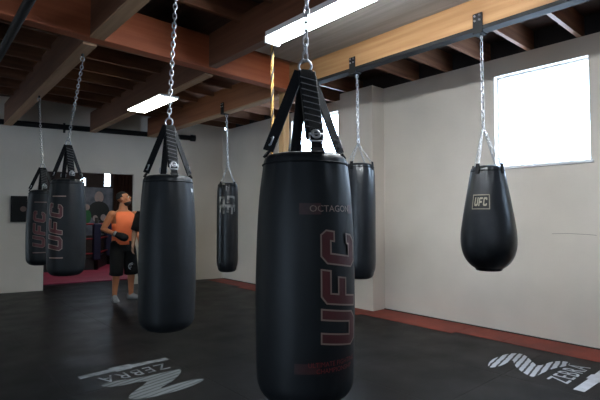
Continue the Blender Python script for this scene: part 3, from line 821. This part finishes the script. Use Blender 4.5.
def head_parts(bm, c, yaw, pit, sc=1.0):
    """skull, jaw, nose, brows, ears, neck stub; face looks along -y before turning"""
    Mh = Matrix.Translation(c) @ Matrix.Rotation(yaw, 4, 'Z') @ Matrix.Rotation(-pit, 4, 'X')
    def bl(p, r, s): ball(bm, Mh @ V(p), r * sc, s, 18, 12, Mh.to_3x3().to_4x4())
    bl((0, 0.012, 0.035), 0.098, (0.79, 0.98, 0.98)); bl((0, -0.022, -0.045), 0.072, (0.82, 0.92, 0.98)); bl((0, -0.052, -0.088), 0.034, (1.0, 0.8, 0.7))
    tube(bm, [Mh @ V((0, -0.085, 0.025)), Mh @ V((0, -0.105, -0.012)), Mh @ V((0, -0.095, -0.022))], [0.009, 0.016, 0.013], 8)
    for s in (-1, 1):
        bl((s * 0.032, -0.078, 0.030), 0.020, (1.2, 0.6, 0.6)); bl((s * 0.078, 0.012, -0.005), 0.030, (0.35, 0.62, 1.05)); bl((s * 0.042, -0.058, -0.02), 0.028, (1, 0.8, 0.9))
    bl((0, -0.085, -0.055), 0.020, (1.3, 0.6, 0.6))
    return Mh

def hand_parts(bm, wrist, d, palm_n, sc=1.0, curl=0.5, left=False):
    """palm and five fingers from the wrist along d"""
    d = V(d).normalized(); nn = V(palm_n); nn = (nn - d * nn.dot(d)).normalized(); s = d.cross(nn).normalized() * (1 if left else -1)
    w = V(wrist); L = 0.095 * sc
    for k in range(4):
        q = (k - 1.5) * 0.021 * sc
        tube(bm, [w + s * q * .6, w + d * L + s * q], [0.016 * sc, 0.0125 * sc], 8)
        b0 = w + d * L + s * q; fl_len = (0.070, 0.078, 0.072, 0.056)[k] * sc
        p = [b0]; ang = 0; cur = b0
        for j in range(3):
            ang += curl * (0.5, 0.9, 0.8)[j]; dv = d * math.cos(ang) + nn * math.sin(ang); cur = cur + dv * fl_len * (0.45, 0.32, 0.25)[j]; p.append(cur)
        tube(bm, p, [0.0100 * sc, 0.0095 * sc, 0.0088 * sc, 0.0070 * sc], 8)
    b0 = w + d * 0.025 * sc - s * 0.026 * sc; t1 = b0 + (d * .7 - s * .6 + nn * .25).normalized() * 0.045 * sc; t2 = t1 + (d * .85 - s * .1 + nn * .45).normalized() * 0.036 * sc
    tube(bm, [w + d * .01, b0, t1, t2], [0.017 * sc, 0.015 * sc, 0.0115 * sc, 0.009 * sc], 8)

def person(name, label, loc, rz, skin, yaw, pit, arms, legs, top_mat, sleeves, gloves, detail):
    r = thing(name, label, 'person', loc, rz)
    bm = bmesh.new()
    # torso, hips to neck
    loft(bm, [((0, .005, .86), .12, .10), ((0, .005, .94), .165, .115), ((0, 0, 1.04), .150, .105), ((0, -.005, 1.14), .150, .105), ((0, -.012, 1.28), .180, .125), ((0, -.005, 1.40), .190, .115),
              ((0, .008, 1.475), .150, .085), ((0, .012, 1.515), .075, .065), ((0, .010, 1.58), .058, .060), ((0, 0.0, 1.64), .054, .056)], 28)
    for s in (-1, 1): ball(bm, (s * .085, -.085, 1.33), .075, (1.05, .5, .75)); ball(bm, (s * .185, .0, 1.435), .068, (1, .95, .95))
    Mh = head_parts(bm, V((0, -0.012, 1.695)), yaw, pit)
    for s, (sh, el, wr, hd, pn, curl) in zip((-1, 1), arms):
        limb(bm, sh, el, wr, .058, .043, .030); hand_parts(bm, wr, hd, pn, 1.0, curl, s > 0)
    for s, (hip, kn, an_, toe) in zip((-1, 1), legs):
        limb(bm, hip, kn, an_, .088, .056, .038, 1.12, 16)
        a_ = V(an_); t_ = V(toe); tube(bm, [a_ + (a_ - t_) * .25 + V((0, 0, -.035)), a_.lerp(t_, .5) + V((0, 0, -.02)), t_], [.034, .036, .026], 10)
    body = remesh_obj('body', bm, 0.0085, skin, r)
    R3_ = Mh.to_3x3().to_4x4()
    # hair as a close cap over the skull
    hb = bmesh.new(); g = bmesh.ops.create_uvsphere(hb, u_segments=28, v_segments=18, radius=0.1025)
    bmesh.ops.delete(hb, geom=[v for v in hb.verts if v.co.z < (-0.035 if v.co.y > 0.02 else (0.0 if v.co.y > -0.03 else 0.048))], context='VERTS')
    for v in hb.verts: v.co = Mh @ V((v.co.x * .80, v.co.y * .985 + .014, v.co.z * .985 + .037))
    bmesh.ops.solidify(hb, geom=hb.faces[:], thickness=0.006)
    link('hair', hb, 'hair', r, True)
    if detail:
        for s in (-1, 1):
            e = bmesh.new(); ball(e, Mh @ V((s * .032, -.0815, .010)), .0135, (1.15, .7, .7), 12, 8, R3_); eo = link('eye', e, 'eye', r, True)
            e = bmesh.new(); ball(e, Mh @ V((s * .032, -.0905, .010)), .0062, (1, .6, 1), 10, 6, R3_); link('pupil', e, 'hair', eo, True)
            e = bmesh.new(); tube(e, [Mh @ V((s * .014, -.095, .030)), Mh @ V((s * .034, -.094, .037)), Mh @ V((s * .054, -.080, .030))], [.0035, .005, .003], 6); link('eyebrow', e, 'hair', r, True)
        e = bmesh.new(); tube(e, [Mh @ V((-.024, -.090, -.057)), Mh @ V((0, -.101, -.056)), Mh @ V((.024, -.090, -.057))], [.003, .0065, .003], 6); link('mouth', e, 'lip', r, True)
        # short beard round the jaw
        e = bmesh.new(); g = bmesh.ops.create_uvsphere(e, u_segments=24, v_segments=14, radius=0.0775)
        bmesh.ops.delete(e, geom=[v for v in e.verts if v.co.z > -0.012 or v.co.y > 0.045], context='VERTS')
        for v in e.verts: v.co = Mh @ V((v.co.x * .84, v.co.y * .96 - .021, v.co.z * 1.0 - .050))
        bmesh.ops.solidify(e, geom=e.faces[:], thickness=0.006); link('beard', e, 'hair', r, True)
    # shirt
    sb = bmesh.new()
    loft(sb, [((0, .004, .93), .185, .135), ((0, 0, 1.04), .176, .130), ((0, -.007, 1.14), .174, .132), ((0, -.014, 1.28), .198, .158), ((0, -.008, 1.39), .205, .140)] +
         ([((0, .004, 1.445), .178, .118), ((0, .010, 1.485), .128, .090)] if not sleeves else [((0, .004, 1.455), .185, .112), ((0, .012, 1.50), .110, .085), ((0, .012, 1.525), .085, .078)]), 32, (False, False))
    if not sleeves:      # arm holes of a sleeveless top, low scooped neck
        kill = [v for v in sb.verts if (abs(v.co.x) > .172 and v.co.z > 1.35)]
        bmesh.ops.delete(sb, geom=kill, context='VERTS')
    bmesh.ops.subdivide_edges(sb, edges=sb.edges[:], cuts=1, use_grid_fill=True)
    for v in sb.verts:
        q = noise.noise(v.co * 9); v.co += V((v.co.x, v.co.y, 0)).normalized() * 0.010 * q
    bmesh.ops.solidify(sb, geom=sb.faces[:], thickness=0.006)
    so = link('shirt', sb, top_mat, r, True)
    if sleeves:
        for sh, el, wr, hd, pn, curl in arms:
            b = bmesh.new(); a, e = V(sh), V(el)
            tube(b, [a + V((0, 0, .02)) - (e - a) * .15, a, a.lerp(e, .3), a.lerp(e, .65), a.lerp(e, .92)], [.060, .085, .080, .074, .072], 16, cap=False)
            bmesh.ops.solidify(b, geom=b.faces[:], thickness=0.005); link('sleeve', b, top_mat, so, True)
    # shorts: waistband and two wide legs
    wb_ = bmesh.new(); loft(wb_, [((0, .005, .82), .190, .140), ((0, .005, .90), .192, .140), ((0, .003, 1.00), .178, .128)], 28, (False, False)); bmesh.ops.solidify(wb_, geom=wb_.faces[:], thickness=.006)
    wo = link('shorts', wb_, 'cloth', r, True)
    for hip, kn, an_, toe in legs:
        b = bmesh.new(); h_, k_, a_ = V(hip), V(kn), V(an_)
        end = k_.lerp(a_, .14)
        tube(b, [h_ + V((0, 0, .06)), h_.lerp(k_, .25), h_.lerp(k_, .6), k_, end], [.098, .112, .108, .104, .106], 20, cap=False)
        for v in b.verts: v.co += V((0, 0, 0.0)) + V((1, 0, 0)) * 0.008 * noise.noise(v.co * 11)
        bmesh.ops.solidify(b, geom=b.faces[:], thickness=.006); link('shorts_leg', b, 'cloth', wo, True)
    for hip, kn, an_, toe in legs:
        a_, t_ = V(an_), V(toe); f_ = (t_ - a_); f_.z = 0; f_.normalize(); heel = a_ - f_ * .06; s_ = V((-f_.y, f_.x, 0))
        b = bmesh.new(); rows = []
        for t, w, h in ((0, .030, .085), (.12, .040, .100), (.35, .041, .095), (.55, .046, .070), (.8, .046, .052), (.95, .034, .040), (1.0, .015, .028)):
            c = heel + f_ * (.29 * t); rows.append([b.verts.new(V((c.x, c.y, 0.001)) + s_ * (w * x) + V((0, 0, h * z))) for x, z in ((-1, 0), (-1.02, .35), (-.75, .8), (-.3, 1), (.3, 1), (.75, .8), (1.02, .35), (1, 0))])
        for p, q in zip(rows, rows[1:]):
            for k in range(8): b.faces.new((p[k], p[(k + 1) % 8], q[(k + 1) % 8], q[k]))
        b.faces.new(rows[0][::-1]); b.faces.new(rows[-1]); link('shoe', b, 'shoe', r, True)
    if gloves:
        sh, el, wr, hd, pn, curl = arms[0]
        b = bmesh.new(); w_ = V(wr); d_ = V(hd).normalized()
        tube(b, [w_ - d_ * .06, w_, w_ + d_ * .04, w_ + d_ * .10, w_ + d_ * .15, w_ + d_ * .175], [.042, .045, .058, .066, .056, .03], 16); link('glove', b, 'black', r, True)
        c = bmesh.new(); tube(c, [w_ - d_ * .055, w_ - d_ * .02], .0475, 16); link('glove_cuff', c, 'shoe', bpy.data.objects[-1] if False else r, True)
    return r, legs

arms1 = [((-.190, .005, 1.44), (-.300, .055, 1.19), (-.165, -.13, 1.10), (.72, -.50, -.40), (.2, .3, -.9), .9),
         ((.190, .0, 1.44), (.262, .045, 1.18), (.215, -.13, .99), (-.12, -.45, -.9), (-.9, -.2, 0), .5)]
legs1 = [((-.092, .01, .90), (-.125, -.045, .49), (-.120, .02, .085), (-.165, -.13, .03)), ((.092, .0, .90), (.110, -.06, .49), (.135, -.02, .085), (.205, -.155, .03))]
p1, lg = person('person', 'man in orange sleeveless top and black shorts looking up by the opening', (2.88, 7.785, 0), 0.12, 'skin', 0.85, 0.32, arms1, legs1, 'orange', False, True, True)
p1.scale = (1.06, 1.06, 1.0)
kx = V(legs1[1][0]).lerp(V(legs1[1][1]), .82) + V((-.045, .012, 0))
b = bmesh.new(); tube(b, [kx + V((0.015, -.106 + .0 * 1, 0)) + V((.052 * math.cos(a), 0, .052 * math.sin(a))) for a in [2 * PI * k / 24 for k in range(24)]], .007, 6, closed=True)
for q in (-.4, .5): tube(b, [kx + V((0.015 - .03, -.108, q * .04)), kx + V((.015 + .03, -.108, q * .04 + .014))], .006, 6)
e_ = link('shorts_emblem', b, 'logo', p1); e_['label'] = 'white round emblem on one leg of the shorts'

arms2 = [((-.190, .005, 1.42), (-.275, .03, 1.15), (-.285, -.12, .93), (-.05, -.4, -.9), (.9, -.2, 0), .6), ((.190, .005, 1.42), (.265, .03, 1.15), (.25, -.10, .93), (.05, -.35, -.9), (-.9, -.2, 0), .6)]
legs2 = [((-.092, .01, .90), (-.110, -.03, .49), (-.115, .02, .085), (-.14, -.14, .03)), ((.092, .0, .90), (.110, -.03, .49), (.115, .02, .085), (.14, -.14, .03))]
person('person', 'person in a black T-shirt mostly hidden behind the second largest bag', (3.185, 7.32, 0), -0.45, 'skin2', -0.2, 0.0, arms2, legs2, 'cloth', True, False, True)

# ------------------------------------------------------------------ light
W = bpy.data.worlds.new('sky'); S.world = W; W.use_nodes = True
bg = W.node_tree.nodes['Background']; bg.inputs['Color'].default_value = (0.62, 0.80, 1.0, 1); bg.inputs['Strength'].default_value = 17.0
def portal(name, loc, rot, sx, sy, power, col=(0.82, 0.91, 1.0)):
    l = bpy.data.lights.new(name, 'AREA'); l.shape = 'RECTANGLE'; l.size = sx; l.size_y = sy; l.energy = power; l.color = col
    o = bpy.data.objects.new(name, l); COL.objects.link(o); o.location = loc; o.rotation_euler = rot
    return o
for i, (y0, y1, z0, z1) in enumerate(WINS):
    o = portal('daylight', (RX + 0.5, (y0 + y1) / 2, (z0 + z1) / 2 + .2), (0, PI / 2, 0), z1 - z0, y1 - y0, 1, (1, 1, 1)); o.data.cycles.is_portal = True
portal('daylight', (-2.3, -3.75, 1.95), (PI / 2, 0, 0), 0.6, 0.9, 1).data.cycles.is_portal = True  # sky light through the added rear opening
portal('daylight', (-4.3, 0.8, 1.05), (0, -PI / 2, 0), 2.1, 0.6, 1).data.cycles.is_portal = True  # sky light through the added side doorway
portal('annex_fill', (4.2, 11.8, 3.25), (0, 0, 0), 1.2, 0.3, 22, (1, .93, .85))  # unseen fill light added to brighten the far room

# ------------------------------------------------------------------ camera
cam = bpy.data.cameras.new('camera'); co = bpy.data.objects.new('camera', cam); COL.objects.link(co)
cam.sensor_width = 36; cam.lens = 455 / 600 * 36; cam.clip_start = 0.05
co.location = (0, 0, 1.4); co.rotation_euler = (PI / 2 + math.atan(16.5 / 455), 0, -math.radians(41.5))
S.camera = co
vs = S.view_settings; vs.view_transform = 'Standard'; vs.look = 'None'; vs.gamma = 1; vs.use_curve_mapping = False; vs.exposure = 0.42
